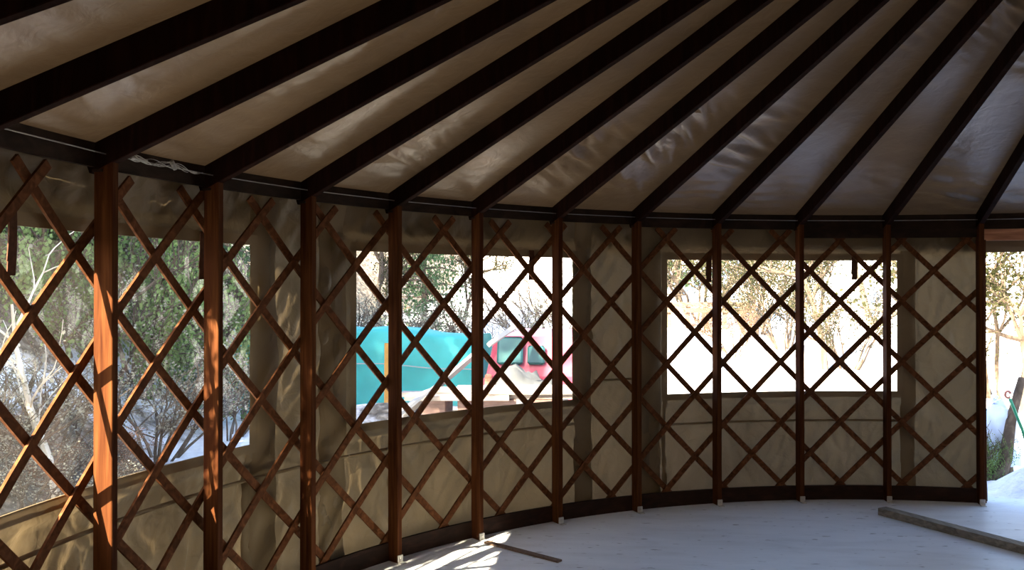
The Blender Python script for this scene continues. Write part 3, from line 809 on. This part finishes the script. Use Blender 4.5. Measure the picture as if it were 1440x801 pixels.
q = at(668, 498, 8.9); p = at(612, 546, 8.55)
leaner(p - (q-p)*.8, q, .16, .03, M['white_board'], 'leaning_plank', 'wide white plank sloping up between teal tarp and red van')
p = at(688, 484, 9.3); q = at(726, 458, 9.62)
leaner(p, q, .07, .05, M['white_board'], 'roof_bar', 'white bar slanting across the upper left of the red van', 'bar')

# ------------------------------------------------------------------ far fence, blue heap, doorway things
fr = empty('rail_fence', at(962, 428, 26), 0, 'low brown fence far behind the bright right window', 'fence')
fr.location.z = 0; f0 = fr.location.copy()
for k in range(6):
    p = at(915+26*k, 428, 26); m = MB(); zb = ground_z(p.x, p.y)-.1; m.beam((p.x, p.y, zb), (p.x, p.y, zz2(426, 26)), .12, .12, (0, 1, 0)); m.build('fence_post', M['fence'], fr, origin=f0)
for py in (428, 436):
    m = MB(); m.beam(at(905, py, 25.9), at(1055, py, 25.9), .05, .14); m.build('rail', M['fence'], fr, origin=f0)

def heap(name, c, rx, ry, rz, mat, label, cat, seed, par=None):
    m = MB(); rows = []
    for a in lin(-.35, pi/2, 12):
        r = []
        for k in range(33):
            b = 2*pi*(k % 32)/32
            d = Vector((cos(a)*cos(b), cos(a)*sin(b), sin(a)))
            f = 1 + .16*noise.noise(d*2.3+Vector((seed, 0, 0))) + .09*noise.noise(d*6+Vector((0, seed, 0)))
            r.append(Vector((c.x + d.x*rx*f, c.y + d.y*ry*f, c.z + d.z*rz*f)))
        rows.append(r)
    m.grid(rows); return tag(m.build(name, mat, smooth=True, origin=c), label, cat)
c = at(972, 490, 20); c.z = ground_z(c.x, c.y)
heap('tarp_heap', c, .75, .6, zz2(468, 20)-c.z, M['pale_blue'], 'pale blue covered heap on the snow beyond the right window', 'heap', 3.3)
c = at(737, 545, 9.15); c.z = ground_z(c.x, c.y)
M['grey_snow'] = plain('dirty_grey_snow', (.05, .055, .062), .8, .2, 0, .3, 9, .6)
heap('snow_heap', c, .62, .3, zz2(521, 9.15)-c.z, M['grey_snow'], 'dirty grey snow heap between the lumber and the red van', 'snow heap', 6.1)
c = at(1403, 610, 8.6); zc = zz2(628, 8.6); c.z = zc
bag = heap('plastic_bag', c, .20, .22, zz2(565, 8.6)-zc, M['pale_blue'], 'pale blue plastic bag on the stumps outside the doorway', 'bag', 1.2)
m = MB(); kn = at(1398, 566, 8.6); m.tube([kn, kn+Vector((.01, 0, .04)), kn+Vector((.03, 0, .07))], .03, .015, k=7); m.build('tied_neck', M['pale_blue'], bag, origin=c)
def stump(px, D, ytop, r, lab, lean=0.0):
    p = at(px, 690, D); p.z = ground_z(p.x, p.y)-.05; t_ = zz2(ytop, D)
    pts = [p + Vector((lean*f*(t_-p.z) + .02*sin(5*f+px), 0, (t_-p.z)*f)) for f in lin(0, 1, 7)]
    m = MB(); m.tube(pts, r*1.15, r, k=11)
    m.v = [tuple(Vector(v)*1 + Vector((.02*nz(v[0]*9, v[1]*9, v[2]*5), .02*nz(v[1]*9, v[2]*7), 0))) for v in m.v]
    return tag(m.build('tree_stump', M['bark'], smooth=True, origin=p), lab, 'stump', 'stumps outside the doorway')
stump(1390, 8.55, 625, .10, 'mossy stump beside the doorway post under the bag')
stump(1408, 8.7, 628, .09, 'dark stump under the middle of the pale blue bag')
p = at(1397, 692, 8.2); p.z = -.22
m = MB(); q = at(1437, 532, 8.6); m.tube([p, p.lerp(q, .3)+Vector((.03, 0, 0)), p.lerp(q, .6)+Vector((.0, 0, .02)), q], .075, .035, k=9)
tag(m.build('leaning_log', M['bark'], smooth=True, origin=p), 'brown log leaning up to the right outside the doorway', 'log')
m = MB(); c0 = at(1419, 556, 8.05)
hp = [c0+Vector((-.02, 0, -.02)), c0+Vector((-.015, 0, .03)), c0+Vector((.02, 0, .035)), c0]
q = at(1446, 632, 7.95); hp2 = [at(1420, 560, 8.0), at(1428, 580, 7.97), at(1437, 602, 7.96), q, at(1462, 662, 7.9), at(1490, 690, 7.8)]
m.tube(hp2, .014, k=7)
e_ = at(1500, 705, 7.7); e_.z = max(e_.z, ground_z(e_.x, e_.y)); m.tube([hp2[-1], e_], .014, k=7)
hs = m.build('garden_hose', M['hose'], smooth=True, origin=c0); tag(hs, 'green garden hose hanging beside the leaning log', 'hose')
m = MB(); m.tube([c0+Vector((.024*cos(a)-.01, 0, .03*sin(a)+.01)) for a in lin(.3, 5.6, 14)], .011, k=6); m.build('hose_end', M['brass'], hs, origin=c0)

plant('weeping', 1391, 8.25, .42, 'small dark green weedy shrub at the foot of the doorway post', 1.2, seed=1)
# ------------------------------------------------------------------ light
HS, EL = R(32.0), R(32.5)        # direction the sunlight travels, and sun height
sd = bpy.data.lights.new('sun', 'SUN'); so = bpy.data.objects.new('sun', sd); COL.objects.link(so)
sd.energy = 13.5; sd.angle = R(.55); sd.color = (1.0, .85, .60)
dv = Vector((sin(HS)*cos(EL), cos(HS)*cos(EL), -sin(EL)))
so.rotation_euler = dv.to_track_quat('-Z', 'Y').to_euler(); so.location = -dv*30
w = bpy.data.worlds.new('world'); scene.world = w; w.use_nodes = True; nt = w.node_tree; nt.nodes.clear()
o = nt.nodes.new('ShaderNodeOutputWorld'); bg = nt.nodes.new('ShaderNodeBackground'); sk = nt.nodes.new('ShaderNodeTexSky')
sk.sky_type = 'NISHITA'; sk.sun_disc = False; sk.sun_elevation = EL; sk.sun_rotation = pi+HS; sk.air_density = 1.0; sk.dust_density = 2.5; sk.ozone_density = 1.0
bg.inputs['Strength'].default_value = .24
nt.links.new(sk.outputs[0], bg.inputs[0]); nt.links.new(bg.outputs[0], o.inputs[0])

scene.view_settings.view_transform = 'Standard'; scene.view_settings.look = 'None'
scene.view_settings.gamma = 1.0; scene.view_settings.use_curve_mapping = False
scene.view_settings.exposure = 2.3
cy = scene.cycles
cy.max_bounces = 10; cy.diffuse_bounces = 6; cy.glossy_bounces = 4; cy.transparent_max_bounces = 16; cy.caustics_reflective = False; cy.caustics_refractive = False
cy.sample_clamp_indirect = 8.0; cy.use_denoising = True
